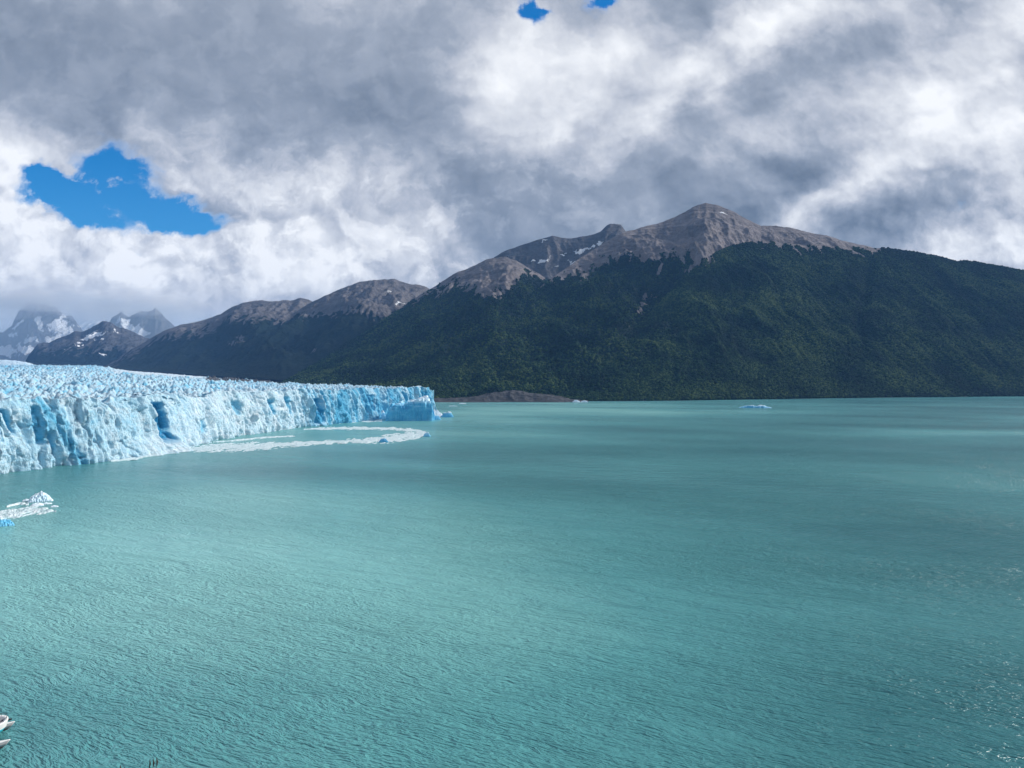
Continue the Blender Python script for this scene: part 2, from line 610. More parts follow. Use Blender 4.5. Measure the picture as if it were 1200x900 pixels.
def mountain(name, sky, foot, tree, back=2500, amp=1.0, p=1.1, seed=1, tone=0.0, snow=(), snow_bias=None, step=1.2,
             nf=230, nb=40, crowns=0, scree=(), shear=0.0, rough=1.0, gullies=(), jag=0.0):
    """sky: (column, row, distance) of the crest; foot: (column, distance, height) where the slope starts."""
    xs = np.arange(min(q[0] for q in sky), max(q[0] for q in sky) + step, step)
    yr = interp(xs, sky, 1)
    yr = yr + fbm(xs / 26.0, xs * 0 + seed, 5, seed + 3) * 3.2 * rough - jag * (ridged(xs / 22.0, xs * 0 + seed, 4, seed + 4) - .45)
    dr = interp(xs, sky, 2)
    df, zf = interp(xs, foot, 1), interp(xs, foot, 2)
    df = np.minimum(df, dr - 120)
    zr = CAM_H - (yr - HY) / F * dr
    zr = np.maximum(zr, zf + 6)
    t = np.linspace(0, 1, nf)[None, :] ** .9
    r = df[:, None] + (dr - df)[:, None] * t
    S = t ** p
    z = zf[:, None] + (zr - zf)[:, None] * S
    X = (xs[:, None] - CX) / F * r
    Y = r
    relh = np.clip((zr - zf) / 900.0, .05, 1.2)[:, None]
    wmid = np.sin(np.pi * np.clip(t, 0, 1)) ** .8
    wtop = np.clip(t * 4, 0, 1) * np.clip((1 - t) * 5 + .10, 0, 1)
    lat = X + shear * (r - dr[:, None])
    wx = lat + 160 * fbm(X / 700, Y / 700, 3, seed + 40)
    wy = Y + 160 * fbm(X / 700, Y / 700, 3, seed + 50)
    d = 120 * (ridged(wx / 950, wy / 1900, 4, seed) - .45) * wmid
    d = d + 70 * (ridged(wx / 330, wy / 900, 5, seed + 7) - .45) * wtop
    d = d + 34 * (ridged(wx / 100, wy / 420, 5, seed + 9) - .45) * wtop
    d = d + 8 * fbm(wx / 42, wy / 60, 3, seed + 12) * wtop
    z = z + d * relh * amp
    # carved gullies: (column, row) polylines on the slope as seen from the lookout, width and depth in metres
    yp = HY - (z - CAM_H) / r * F
    for pts, wid, dep in gullies:
        gx, gy = xs[:, None] + 0 * r, yp
        best = np.full(r.shape, 1e9)
        for (ax, ay), (bx, by) in zip(pts[:-1], pts[1:]):
            L2 = (bx - ax) ** 2 + (by - ay) ** 2
            q = np.clip(((gx - ax) * (bx - ax) + (gy - ay) * (by - ay)) / L2, 0, 1)
            best = np.minimum(best, np.hypot(gx - ax - q * (bx - ax), gy - ay - q * (by - ay)))
        bm_ = best * r / F + 12 * fbm(X / 60, Y / 60, 3, seed + 61)
        z = z - dep * np.exp(-(np.maximum(bm_, 0) / wid) ** 2)
    # masks: woodland below a ragged tree line, snow patches, scree tongues
    yp = HY - (z - CAM_H) / r * F
    line = interp(xs, tree, 1)[:, None]
    tong = ridged(wx / 75, wy / 900, 5, seed + 21) - .5
    fo = (yp - line) / 9.0 + fbm(X / 70, Y / 110, 5, seed + 22, .6) * 1.6 - tong * 2.0
    forest = np.clip(fo * .5 + .5, 0, 1)
    for (cx, cy, rx, ry, an, st) in scree:
        a = R(an)
        e1 = ((xs[:, None] - cx) * math.cos(a) + (yp - cy) * math.sin(a)) / rx
        e2 = ((yp - cy) * math.cos(a) - (xs[:, None] - cx) * math.sin(a)) / ry
        q = np.exp(-(e1 ** 2 + e2 ** 2)) * st * (.6 + 1.4 * np.clip(ridged(wx / 60, wy / 260, 3, seed + 77), 0, 1) ** 2)
        q = q * (.25 + 1.3 * sstep(fbm(wx / 28, wy / 110, 4, seed + 78), -.15, .25))
        forest = np.clip(forest - q, 0, 1)
    sn = np.zeros_like(z)
    gx = xs[:, None] + 13 * fbm(X / 240, Y / 240, 5, seed + 81, .62) + 4 * fbm(X / 60, Y / 60, 3, seed + 83)
    gy = yp + 10 * fbm(X / 240, Y / 240, 5, seed + 82, .62) + 4 * fbm(X / 60, Y / 60, 3, seed + 84)
    for (cx, cy, rx, ry, an) in snow:
        a = R(an)
        e1 = ((gx - cx) * math.cos(a) + (gy - cy) * math.sin(a)) / rx
        e2 = ((gy - cy) * math.cos(a) - (gx - cx) * math.sin(a)) / ry
        sn = np.maximum(sn, np.exp(-(e1 ** 2 + e2 ** 2) * .7))
    if snow_bias:
        nz = fbm(X / 500, Y / 500, 5, seed + 91)
        sn = np.maximum(sn, np.clip(.5 + snow_bias[1] * nz + (snow_bias[0] - yp) / snow_bias[2], 0, 1))
    # far side
    tb = np.linspace(0, 1, nb + 1)[1:][None, :]
    rb = dr[:, None] + back * tb
    zb = (z[:, -1:] + 20) * (1 - tb) ** 1.25 - 20
    Xb = (xs[:, None] - CX) / F * rb
    zb = zb + 40 * relh * amp * fbm(Xb / 300, rb / 300, 4, seed + 5) * np.clip(tb * 4, 0, 1)
    XX, YY, ZZ = np.hstack([X, Xb]), np.hstack([Y, rb]), np.hstack([z, zb])
    pad = lambda a, v=None: np.hstack([a, np.repeat(a[:, -1:], nb, 1)])
    me = grid_mesh(name, XX, YY, ZZ, dict(forest=pad(forest), snow=pad(sn * 1.0), tone=np.full(XX.shape, tone)), flip=True)
    o = link(name, me, M_MTN)
    tag(o, kind='structure')
    if crowns:
        CROWN_SEEDS.append((X, Y, z, forest, crowns))
    return o


# snowy ice field and peaks at the head of the valley
mountain('mountain', [(-420, 372, 17500), (-120, 378, 17500), (0, 386, 17500), (40, 384, 17500), (75, 380, 17500), (105, 374, 17500),
                      (150, 372, 17500), (200, 382, 17500), (260, 398, 17500), (330, 420, 17500)],
         [(-420, 14800, 180), (330, 14800, 180)], [(-420, 500), (330, 500)], amp=1.6, seed=11, tone=.5, snow_bias=(470, .9, 60), nf=120, step=1.5)
mountain('mountain', [(-500, 360, 14500), (-260, 392, 14500), (-90, 380, 14500), (-20, 402, 14500), (0, 394, 14500), (12, 385, 14500), (22, 368, 14500), (30, 360, 14500),
                      (45, 357, 14500), (58, 360, 14500), (75, 368, 14500), (85, 375, 14500), (97, 387, 14500), (112, 401, 14500),
                      (140, 415, 14500), (170, 428, 14500)],
         [(-500, 12300, 160), (170, 12300, 160)], [(-500, 500), (170, 500)], amp=1.8, seed=23, tone=.85, nf=200, step=.8, rough=1.2, jag=9,
         snow=[(47, 379, 5, 9, -25), (68, 383, 11, 6, -30), (80, 390, 8, 8, -40), (66, 397, 12, 5, -12), (38, 397, 9, 4, -15), (15, 393, 5, 2, 10),
               (20, 381, 9, 2.5, -35), (72, 372, 6, 2, -35), (8, 412, 14, 6, 12), (30, 409, 12, 4, 25), (-30, 412, 30, 8, 0)])
mountain('mountain', [(90, 415, 13200), (110, 401, 13200), (124, 386, 13200), (131, 374, 13200), (137, 370, 13200), (142, 367, 13200), (147, 371, 13200),
                      (153, 372, 13200), (160, 368, 13200), (170, 367, 13200), (177, 364, 13200), (182, 362, 13200), (190, 370, 13200),
                      (197, 378, 13200), (206, 382, 13200), (230, 392, 13200), (280, 410, 13200), (310, 425, 13200)],
         [(90, 11200, 160), (310, 11200, 160)], [(90, 500), (310, 500)], amp=1.6, seed=37, tone=.85, nf=180, step=.8, rough=1.2, jag=7,
         snow=[(150, 383, 8, 4, 35), (141, 372, 2, 5, 20), (164, 387, 10, 5, 20), (158, 392, 7, 3, 0), (146, 376, 6, 2, 40)])
mountain('mountain', [(-60, 440, 10500), (0, 432, 10500), (28, 426, 10500), (34, 414, 10500), (45, 404, 10500), (60, 401, 10500), (75, 393, 10500), (95, 388, 10500),
                      (110, 383, 10500), (116, 379, 10500), (121, 377, 10500), (130, 379, 10500), (140, 384, 10500), (160, 391, 10500),
                      (175, 397, 10500), (200, 409, 10500), (240, 424, 10500), (270, 436, 10500)],
         [(-60, 8400, 200), (40, 8400, 240), (270, 8600, 200)], [(-60, 422), (60, 410), (120, 408), (160, 414), (270, 424)], amp=1.5, seed=41, tone=.95, nf=220, step=.8, jag=3.5,
         snow=[(105, 395, 7, 2.6, -22), (110, 391, 5, 3, -30), (118, 392, 4, 1.4, -38), (135, 389, 3, 1.4, 30), (95, 403, 5, 1.1, -18), (80, 408, 3, 1, 0),
               (122, 414, 5, 1, 40)])
# dark range beyond the glacier
mountain('mountain', [(108, 437, 7800), (118, 433, 7900), (130, 425, 8000), (150, 412, 8100), (170, 400, 8200), (190, 389, 8300), (210, 381, 8400), (235, 376, 8500),
                      (258, 368, 8500), (272, 361, 8500), (285, 355, 8500), (300, 352, 8500), (320, 353, 8500), (340, 352, 8500), (352, 349, 8500), (362, 351, 8500),
                      (375, 358, 8500), (420, 374, 8500), (470, 395, 8500)],
         [(108, 7000, 190), (250, 5600, 110), (330, 5000, 80), (470, 4700, 60)],
         [(108, 440), (150, 416), (180, 399), (215, 388), (250, 385), (275, 372), (300, 374), (330, 376), (350, 368), (370, 368), (470, 380)], amp=1.3, seed=53, tone=.55, nf=260,
         scree=[(208, 392, 6, 5, -40, .8), (232, 393, 14, 4, -20, .7), (282, 398, 8, 6, -30, .7), (270, 402, 6, 3, 20, .5)])
mountain('mountain', [(318, 390, 7500), (345, 366, 7700), (360, 357, 7800), (380, 347, 7800), (400, 338, 7800), (420, 331, 7800), (435, 328, 7800), (450, 327, 7800), (465, 328, 7800),
                      (480, 332, 7800), (498, 336, 7800), (520, 348, 7800), (560, 378, 7800), (620, 410, 7800)],
         [(318, 5500, 90), (400, 4700, 60), (620, 4700, 60)],
         [(318, 392), (345, 376), (375, 367), (400, 366), (415, 361), (440, 371), (458, 372), (475, 360), (500, 350), (620, 400)], amp=1.2, seed=67, tone=.5, nf=260,
         snow=[(469, 356, 5, 1.3, -22), (459, 341, 2.5, .9, 0)], scree=[(365, 412, 14, 4, -40, .5), (420, 385, 10, 3, -50, .4)])
# bowl with snow patches behind the middle spur
mountain('mountain', [(540, 335, 7300), (565, 316, 7300), (580, 301, 7300), (597, 292, 7300), (620, 284, 7300), (640, 278, 7300), (650, 277, 7300), (672, 279, 7300), (690, 277, 7300),
                      (703, 272, 7300), (711, 264, 7300), (716, 262, 7300), (720, 261.5, 7300), (728, 264, 7300), (735, 274, 7300), (760, 292, 7300), (800, 320, 7300)],
         [(540, 6300, 480), (800, 6300, 480)], [(540, 420), (800, 420)], amp=1.3, seed=71, tone=.72, nf=200, rough=.8,
         snow=[(637, 304, 8, 1.7, -26), (624, 305, 3, 1.2, 0), (684, 294, 10, 2.2, -12), (676, 306, 9, 1.4, -14), (698, 289, 3, 2.2, -40), (640, 284.5, 4, 1, -10),
               (655, 312, 4, 1, 10), (706, 284, 4, 1.2, -30), (662, 299, 3, .9, 0)])
mountain('mountain', [(318, 452, 4300), (335, 446, 4500), (360, 432, 4800), (400, 406, 5300), (440, 381, 5700), (470, 361, 6000), (490, 347, 6100), (515, 331, 6200), (540, 318, 6200),
                      (560, 309, 6200), (578, 302, 6200), (592, 301, 6200), (605, 305, 6150), (625, 318, 6100), (640, 326, 6050), (655, 332, 6000), (700, 352, 5900), (760, 385, 5800)],
         [(318, 4100, 50), (360, 3900, 40), (430, 3500, 30), (520, 3100, 20), (760, 3300, 10)],
         [(318, 400), (470, 356), (490, 350), (515, 338), (535, 333), (550, 337), (565, 344), (580, 343), (592, 340), (602, 330), (612, 320), (640, 328), (760, 380)], amp=1.0, seed=83, tone=.12, nf=300,
         crowns=36000, scree=[(520, 342, 12, 2.5, -35, .7), (575, 344, 20, 5, 0, .5)])
# the main peak
mountain('mountain', [(396, 458, 3100), (420, 455, 3200), (470, 444, 3600), (520, 421, 4000), (570, 388, 4400), (610, 354, 4900), (640, 331, 5200), (660, 316, 5400), (690, 296, 5700),
                      (712, 282, 5850), (735, 271, 5900), (752, 266, 5950), (770, 262, 6000), (790, 256, 6000), (800, 250, 6000), (812, 242, 6000), (820, 239, 6000), (828, 238, 6000), (838, 240, 6000), (860, 248, 6000), (880, 259, 6000),
                      (892, 265, 6000), (910, 265, 6000), (930, 268, 6000), (950, 272, 5950), (1000, 285, 5900), (1035, 293, 5900), (1100, 312, 5900), (1200, 350, 5900), (1350, 400, 5900)],
         [(396, 2980, 12), (440, 2850, 8), (520, 2705, -3), (600, 2740, -3), (670, 2760, -3), (800, 2850, -3), (1000, 3300, -3), (1350, 3900, -3)],
         [(396, 300), (600, 330), (640, 331), (665, 322), (690, 315), (712, 307), (735, 299), (755, 306), (775, 302), (792, 297), (812, 306), (840, 303), (870, 300), (950, 300), (1350, 310)], amp=1.1, p=1.25, seed=97, tone=.0, nf=380, step=1.0,
         snow=[(847, 251, 6, 1.3, 12)], crowns=80000, rough=.7,
         scree=[(762, 352, 10, 10, -40, .8), (752, 362, 10, 4, -60, .8), (735, 385, 12, 3, -60, .4), (690, 322, 14, 4, -50, .7), (775, 315, 12, 4, -50, .6), (812, 314, 18, 5, -20, .6), (708, 400, 10, 2.5, -60, .3)],
         gullies=[([(812, 306), (785, 335), (758, 362), (725, 395), (690, 420)], 70, 45), ([(700, 305), (672, 330), (640, 360)], 50, 25)])
# forested shoulder in front of it
mountain('mountain', [(596, 470, 2900), (640, 461, 3050), (670, 446, 3250), (700, 424, 3500), (740, 388, 3900), (765, 364, 4150), (790, 338, 4450), (815, 313, 4700), (840, 295, 4950), (860, 287, 5100), (880, 283, 5150), (900, 283, 5200),
                      (940, 287, 5200), (1000, 290, 5200), (1035, 290, 5200), (1060, 294, 5200), (1100, 300, 5200), (1120, 306, 5200), (1131, 305, 5200), (1150, 308, 5200), (1200, 317, 5200), (1300, 344, 5200), (1450, 388, 5200), (1600, 420, 5200)],
         [(596, 2745, -3), (670, 2770, -3), (740, 2810, -3), (800, 2870, -3), (870, 3000, -3), (1000, 3270, -3), (1100, 3450, -3), (1200, 3600, -3), (1450, 3900, -3), (1600, 4000, -3)],
         [(596, 200), (850, 270), (880, 281), (900, 286), (950, 291), (1000, 294), (1030, 292), (1045, 285), (1600, 200)], amp=.75, p=1.12, seed=113, tone=.0, nf=420, step=1.0, crowns=165000, rough=.5,
         gullies=[([(1018, 310), (1012, 350), (1006, 380), (1016, 402)], 38, 40), ([(950, 305), (965, 350), (985, 400)], 60, 18)])

# rocky shore at the foot of the woods
RS = [(470, 468.5, 2780), (508, 467, 2740), (540, 466.5, 2740), (560, 464.5, 2740), (575, 460.5, 2760), (588, 459, 2770), (600, 457.6, 2770), (612, 459, 2770), (625, 461, 2770), (640, 462.5, 2760), (655, 464, 2760), (668, 468, 2760), (690, 470.2, 2760)]


def rocky_shore():
    xs = np.arange(470, 690, .5)
    yr, dr = interp(xs, RS, 1), interp(xs, RS, 2)
    zr = np.maximum(CAM_H - (yr - HY) / F * dr, 1)
    t = np.linspace(0, 1.6, 110)[None, :]
    r = dr[:, None] - 95 + 95 * t
    S = np.where(t < 1, np.sin(np.clip(t, 0, 1) * np.pi / 2), 1 - (t - 1) * .7)
    X = (xs[:, None] - CX) / F * r
    z = -3 + (zr + 3)[:, None] * S
    z = z + 7 * (ridged(X / 45, r / 45, 5, 3) - .5) * np.clip(t * 3, 0, 1)
    m, g, b, pos, nrm = new_mat('shore_rock')
    n = g.noise(pos, .05, 6, .65)
    g.put(b.inputs['Base Color'], g.ramp(n, [(.3, (.012, .015, .021)), (.55, (.036, .038, .046)), (.72, (.10, .097, .102))]))
    b.inputs['Roughness'].default_value = .9
    bump(g, b, g.noise(pos, .15, 5, .65), 3.0, 1.0)
    tag(link('rocky_shore', grid_mesh('rocky_shore', X, r + 0 * X, z, flip=True), m), kind='structure')
    return m


M_SHORE = rocky_shore()


# ------------------------------------------------------------------ beech forest on the slopes: far too many crowns to count
def forest():
    rng = np.random.default_rng(5)
    ph = (1 + 5 ** .5) / 2
    ico = np.array([(-1, ph, 0), (1, ph, 0), (-1, -ph, 0), (1, -ph, 0), (0, -1, ph), (0, 1, ph), (0, -1, -ph), (0, 1, -ph), (ph, 0, -1), (ph, 0, 1), (-ph, 0, -1), (-ph, 0, 1)], float)
    ico /= np.linalg.norm(ico[0])
    icf = np.array([(0, 11, 5), (0, 5, 1), (0, 1, 7), (0, 7, 10), (0, 10, 11), (1, 5, 9), (5, 11, 4), (11, 10, 2), (10, 7, 6), (7, 1, 8), (3, 9, 4), (3, 4, 2), (3, 2, 6), (3, 6, 8), (3, 8, 9), (4, 9, 5), (2, 4, 11), (6, 2, 10), (8, 6, 7), (9, 8, 1)])
    VS, FS, TS, base = [], [], [], 0
    for (X, Y, Z, fo, n) in CROWN_SEEDS:
        e1 = np.stack([np.diff(X, axis=0)[:, :-1], np.diff(Y, axis=0)[:, :-1], np.diff(Z, axis=0)[:, :-1]], -1)
        e2 = np.stack([np.diff(X, axis=1)[:-1], np.diff(Y, axis=1)[:-1], np.diff(Z, axis=1)[:-1]], -1)
        cr = np.cross(e1, e2)
        area = np.linalg.norm(cr, axis=-1)
        dist = Y[:-1, :-1]
        xcol = X[:-1, :-1] / dist * F + CX
        wgt = area * np.clip((fo[:-1, :-1] - .45) * 6, 0, 1) * (3500 / dist) ** 1.3 * ((xcol > -40) & (xcol < 1290)) * (Z[:-1, :-1] > 1.0)
        c = np.cumsum(wgt.ravel())
        idx = np.searchsorted(c, rng.random(n) * c[-1])
        i, j = np.unravel_index(np.clip(idx, 0, wgt.size - 1), wgt.shape)
        a, b = rng.random(n)[:, None], rng.random(n)[:, None]
        p0 = np.stack([X[i, j], Y[i, j], Z[i, j]], -1) + e1[i, j] * a + e2[i, j] * b
        patch = fbm(p0[:, 0] / 300, p0[:, 1] / 300, 4, 9)
        rad = (4.2 + 3.8 * rng.random(n) ** 1.8) * (1 + .35 * patch)
        hgt = rad * (.7 + .35 * rng.random(n))
        jit = .84 + .32 * rng.random((n, 12))
        v = ico[None] * jit[..., None] * np.stack([rad, rad, hgt], -1)[:, None, :] + p0[:, None, :]
        v[..., 2] += (hgt * .35)[:, None]
        VS.append(v.reshape(-1, 3))
        FS.append((icf[None] + (np.arange(n) * 12)[:, None, None]).reshape(-1, 3) + base)
        TS.append(np.repeat(np.clip(rng.random(n) * .9 + patch * .5, 0, 1), 12))
        base += n * 12
    me = np_mesh('forest', np.concatenate(VS), np.concatenate(FS), 3, False, dict(tint=np.concatenate(TS)))
    tag(link('forest', me, M_CROWN), 'dense dark green beech forest covering the mountain slopes down to the lake shore', 'forest', kind='stuff')


forest()


# ------------------------------------------------------------------ glacier
FRONT = [(-620, 330), (-560, 430), (-500, 540)]
FRONT += [P(x, y, depth(y))[:2] for x, y in [(0, 555.5), (40, 549), (70, 545.5), (110, 542), (150, 537), (205, 527), (260, 514), (310, 506.5), (350, 501), (385, 498), (420, 494), (450, 491), (480, 488), (508, 486)]]


def serac(X, Y, n):
    """Height and blueness of the crevassed ice at a place, n metres behind the front."""
    wob = fbm(X / 120, Y / 120, 3, 33)
    ca, sa = math.cos(R(14)), math.sin(R(14))
    ax, ay = X * ca + Y * sa, Y * ca - X * sa
    a1, a2, aid = worley(ax / 8.5 + wob, ay / 14 + wob, 41)
    c1, c2, cid2 = worley(ax / 30 + wob, ay / 52 + wob * 2, 43)
    peak = np.clip(1.15 - a1 * 1.25, 0, 1)
    far = sstep(n, 300, 2000)
    ser = 9 * peak ** 1.1 * (.35 + 1.0 * aid) + 11 * (1 + .9 * far) * np.clip(1.1 - c1 * 1.2, 0, 1) * (.3 + cid2)
    ser = ser + 8 * (ridged(ax / 20 + wob, ay / 55, 4, 44) - .4) + 2.2 * fbm(X / 4, Y / 4, 3, 45)
    ser = ser + 10 * fbm(X / 210, Y / 210, 3, 46) * (1 - np.exp(-n / 60))
    ser = ser * (.72 + .22 * far)
    bt = .25 + .12 * far + .62 * (1 - peak) * (.3 + .7 * sstep(fbm(X / 35, Y / 35, 3, 47), -.25, .3)) + .22 * fbm(X / 60, Y / 160, 4, 48)
    bt = bt + far * (.60 * sstep(c1, .35, .75) * cid2 + .4 * fbm(ax / 300, ay / 70, 4, 50)) - .10 * np.exp(-n / 60)
    return ser, bt


def ice_field(loc, root):
    xs = np.arange(-260, 509, .7)
    fr = [(CX + q[0] / q[1] * F, q[1]) for q in FRONT if q[1] > 300]
    rf = interp(xs, fr, 1) + np.interp(xs, [-260, 0, 300, 430, 508], [12, 22, 38, 50, 34])
    re_ = np.interp(xs, [-260, 118, 160, 240, 300, 330, 400, 450, 490, 508], [6400, 5900, 5400, 4600, 3600, 3100, 2450, 2180, 1900, 1790])
    ye = np.interp(xs, [-260, 0, 118, 160, 200, 240, 275, 300, 330, 400, 450, 490, 508], [425, 427.5, 429, 433, 435.8, 438.8, 442, 446, 449.5, 452, 454, 456, 459])
    ze = CAM_H - (ye - HY) / F * re_
    t = np.linspace(0, 1, 900)[None, :]
    r = rf[:, None] * (re_ / rf)[:, None] ** t
    X = (xs[:, None] - CX) / F * r
    n = (r - rf[:, None]) * .7
    ser, bt = serac(X, r + 0 * X, n)
    k = (r - rf[:, None]) / (re_ - rf)[:, None]
    edge = sstep(k, .95, 1.0)
    right = sstep(xs, 470, 508)[:, None]
    Z = 57 + (ze[:, None] - 57) * k ** .9 + (ser - 8.5 - 15 * sstep(n, 300, 2000)) * (1 - .5 * edge) - 25 * edge - 40 * right * k
    ca, sa = math.cos(R(24)), math.sin(R(24))
    fl = fbm((X * ca + r * sa) / 900, (r * ca - X * sa) / 110, 5, 53)      # long flow bands
    dirt = sstep(n, 500, 1800) * np.clip(.12 + .42 * fl, 0, .45) + .25 * sstep(k, .80, .96) * sstep(fl, -.2, .2)
    yb = HY - (57 + (ze[:, None] - 57) * k ** .9 - CAM_H) / r * F            # rock debris line along the far margin
    xn = xs[:, None] + 6 * fbm(X / 90, r / 90, 3, 57)
    mor = sstep(xn, 232, 250) * sstep(-xn, -330, -305) * np.exp(-((yb - 446.2 - (xn - 270) * .045 + .5 * fbm(X / 60, r / 200, 3, 58)) / 1.35) ** 2)
    beyond = sstep(xn, 110, 150) * sstep(-yb, -445.2 - (xn - 270) * .045, -443.4 - (xn - 270) * .045)
    dirt = np.maximum(dirt * (1 - beyond * .5), mor * 1.3)
    bt = bt * (1 - beyond) + .10 * beyond
    Z = Z - beyond * (ser - 8.5) * .75 + mor * 5
    a = grid_mesh('ice_field', X - loc[0], r - loc[1] + 0 * X, Z, dict(blue=bt, dirt=dirt), flip=True)
    o = link('ice_field', a, M_ICE, root)
    o['label'] = 'crevassed surface of jagged ice pinnacles'


def glacier():
    pts = np.array(FRONT)
    seg = np.hypot(*np.diff(pts, axis=0).T)
    L = np.concatenate([[0], np.cumsum(seg)])
    n_s = 1560
    s = np.linspace(0, L[-1], n_s)
    # smooth the polyline
    fx, fy = np.interp(s, L, pts[:, 0]), np.interp(s, L, pts[:, 1])
    kk = np.hanning(91)
    kk /= kk.sum()
    padv = lambda a: np.concatenate([a[0] + (a[0] - a[1:46])[::-1], a, a[-1] + (a[-1] - a[-46:-1])[::-1]])
    sx, sy = np.convolve(padv(fx), kk, 'valid'), np.convolve(padv(fy), kk, 'valid')
    tx, ty = np.gradient(sx, s), np.gradient(sy, s)
    tl = np.hypot(tx, ty)
    nx, ny = ty / tl, -tx / tl                      # outwards, to the lake
    f = (s - s[0]) / (L[-1])
    pxc = CX + sx / sy * F                           # bearing of each column
    # direction in which the ice runs back from its front
    ang = np.interp(pxc, [-300, 0, 200, 400, 470, 508], [R(184), R(172), R(160), R(138), R(122), R(109)])
    ix, iy = np.cos(ang), np.sin(ang)
    # crest
    crest = 60 + 5.5 * fbm(s / 90, s * 0, 3, 4) + 5 * ridged(s / 26, s * 0 + 3, 4, 8)
    crest = crest - 10 * np.exp(-((pxc - 142) / 12) ** 2) - 5 * np.exp(-((pxc - 245) / 14) ** 2) + 3 * np.exp(-((pxc - 55) / 30) ** 2)
    nv = 64
    v = np.linspace(0, 1, nv)
    zf = -3 + (crest + 3)[:, None] * v[None, :]
    S2, Z2 = s[:, None] + 0 * zf, zf
    # face relief: buttresses, flutes, slabs
    but = 15 * (ridged(S2 / 95 + Z2 / 260, Z2 / 260, 3, 14) - .5)
    flu = 10.0 * (ridged(S2 / 24 + .22 * fbm(S2 / 40, Z2 / 50, 2, 2), Z2 / 190, 5, 15) - .5)
    f1, f2, cid = worley(S2 / 15 + .5 * fbm(S2 / 30, Z2 / 30, 3, 66), Z2 / 44 + .4 * fbm(S2 / 20, Z2 / 20, 3, 67), 17)
    g1, g2, gid = worley(S2 / 5.2 + .4 * fbm(S2 / 12, Z2 / 12, 2, 68), Z2 / 18 + .4 * fbm(S2 / 9, Z2 / 9, 2, 69), 27)
    slab = 4.6 * (cid - .5) - 2.6 * np.exp(-((f2 - f1) / .08) ** 2) + 2.6 * (gid - .5) - 1.5 * np.exp(-((g2 - g1) / .10) ** 2)
    fine = 2.6 * fbm(S2 / 8, Z2 / 12, 4, 18) + 3.2 * (ridged(S2 / 11, Z2 / 34, 4, 19) - .5) + 2.6 * (ridged(S2 / 5.5, Z2 / 60, 3, 20) - .5)
    disp = but + flu + slab + fine
    lean = -11 * v[None, :] ** 1.6 - 4 * np.clip(v[None, :] - .82, 0, 1) * 5
    # apron of fallen ice at the foot
    apron = np.exp(-((pxc - 185) / 28) ** 2)[:, None]
    lean = lean + apron * 26 * np.clip(.34 - v[None, :], 0, 1) / .34
    # explicit deep blue slots (column, half width, z bottom, z top, depth)
    blue = np.zeros_like(zf)
    rowz = zf
    colx = pxc[:, None] + 0 * zf
    for (c, hw, zb, zt, dp, st) in [(194, 9.5, 11, 54, 13, .75), (3, 2.5, 28, 52, 9, .6), (20, 3, 34, 54, 7, .5), (376, 7, 4, 47, 8, .55), (344, 3, 24, 52, 5, .4), (322, 3, 26, 50, 5, .4), (283, 3, 30, 50, 5, .3), (404, 4, 20, 54, 4, .4), (437, 3, 18, 50, 4, .45), (478, 3, 24, 54, 4, .4), (500, 4, 18, 54, 3, .4),
                                    (48, 5, 22, 56, 7, .3), (60, 6, 10, 32, 8, .3), (236, 3, 14, 30, 4, .3)]:
        q = sstep(hw * (1 + .35 * fbm(colx / 9 + c, rowz / 16, 3, 88)) - np.abs(colx - c + (rowz - 30) * .02 + hw * .35 * fbm(rowz / 22 + c, colx / 14, 3, 87)), -.6, .9) * sstep(rowz, zb - 3, zb + 3) * sstep(-rowz, -zt - 2, -zt + 3)
        disp = disp - dp * q
        blue = np.maximum(blue, q * st)
    # dense blue ice shows in long curved patches low on the left of the face
    pat = sstep(fbm(S2 / 60 + Z2 / 70, Z2 / 45, 4, 71), .05, .42)
    blue = np.maximum(blue, pat * .28 * sstep(-colx, -190, -120))
    blue = np.maximum(blue, .34 * np.exp(-((colx - 55 - (60 - rowz) * .62) / 7) ** 2))
    far = sstep(colx, 330, 400)
    blue = np.maximum(blue, far * .34 * sstep(ridged(S2 / 30, Z2 / 220, 3, 95) + .3 * fbm(S2 / 14, Z2 / 40, 3, 96), .30, .75))
    blue = blue + .27 - .12 * np.exp(-((colx - 190) / 30) ** 2) * np.exp(-(rowz / 26) ** 2) + .06 * far
    blue = blue - .10 * sstep(colx, 205, 240) * (1 - far)
    off = disp + lean
    Xf = sx[:, None] + nx[:, None] * off
    Yf = sy[:, None] + ny[:, None] * off
    # the first rows of pinnacles behind the crest
    nt = 60
    u = np.linspace(0, 1, nt + 1)[1:]
    n = 95.0 * u[None, :] ** 1.2 + 0 * s[:, None]
    Xt = Xf[:, -1:] + ix[:, None] * n
    Yt = Yf[:, -1:] + iy[:, None] * n
    ser, bt = serac(Xt, Yt, n)
    fade = sstep(n, 0, 14)
    Zt = 60 + (crest[:, None] - 60) * np.exp(-n / 22) + (ser - 8.5) * fade - 7 * sstep(n, 60, 95)
    dirt_t = np.zeros_like(Zt)
    X = np.hstack([Xf, Xt])
    Y = np.hstack([Yf, Yt])
    Z = np.hstack([zf, Zt])
    B = np.hstack([blue, bt])
    D = np.hstack([np.zeros_like(blue), dirt_t])
    # close the right-hand end down to the lake
    ks = np.linspace(0, 1, 25)[1:]
    sk = []
    for k in ks:
        wob = 5 * fbm(Y[-1] / 14, np.full(Y.shape[1], k * 3), 3, 51)
        sk.append((X[-1] + 1.5 + 4 * k + wob * min(1, k * 4), Y[-1] + 2 * k + wob * .4, Z[-1] + (-3 - Z[-1]) * k, B[-1] * 0 + .3, D[-1] * 0))
    X, Y, Z, B, D = (np.vstack([a] + [q[i][None] for q in sk]) for i, a in enumerate((X, Y, Z, B, D)))
    root = empty('glacier', (float(sx[n_s // 2]), float(sy[n_s // 2]), 0))
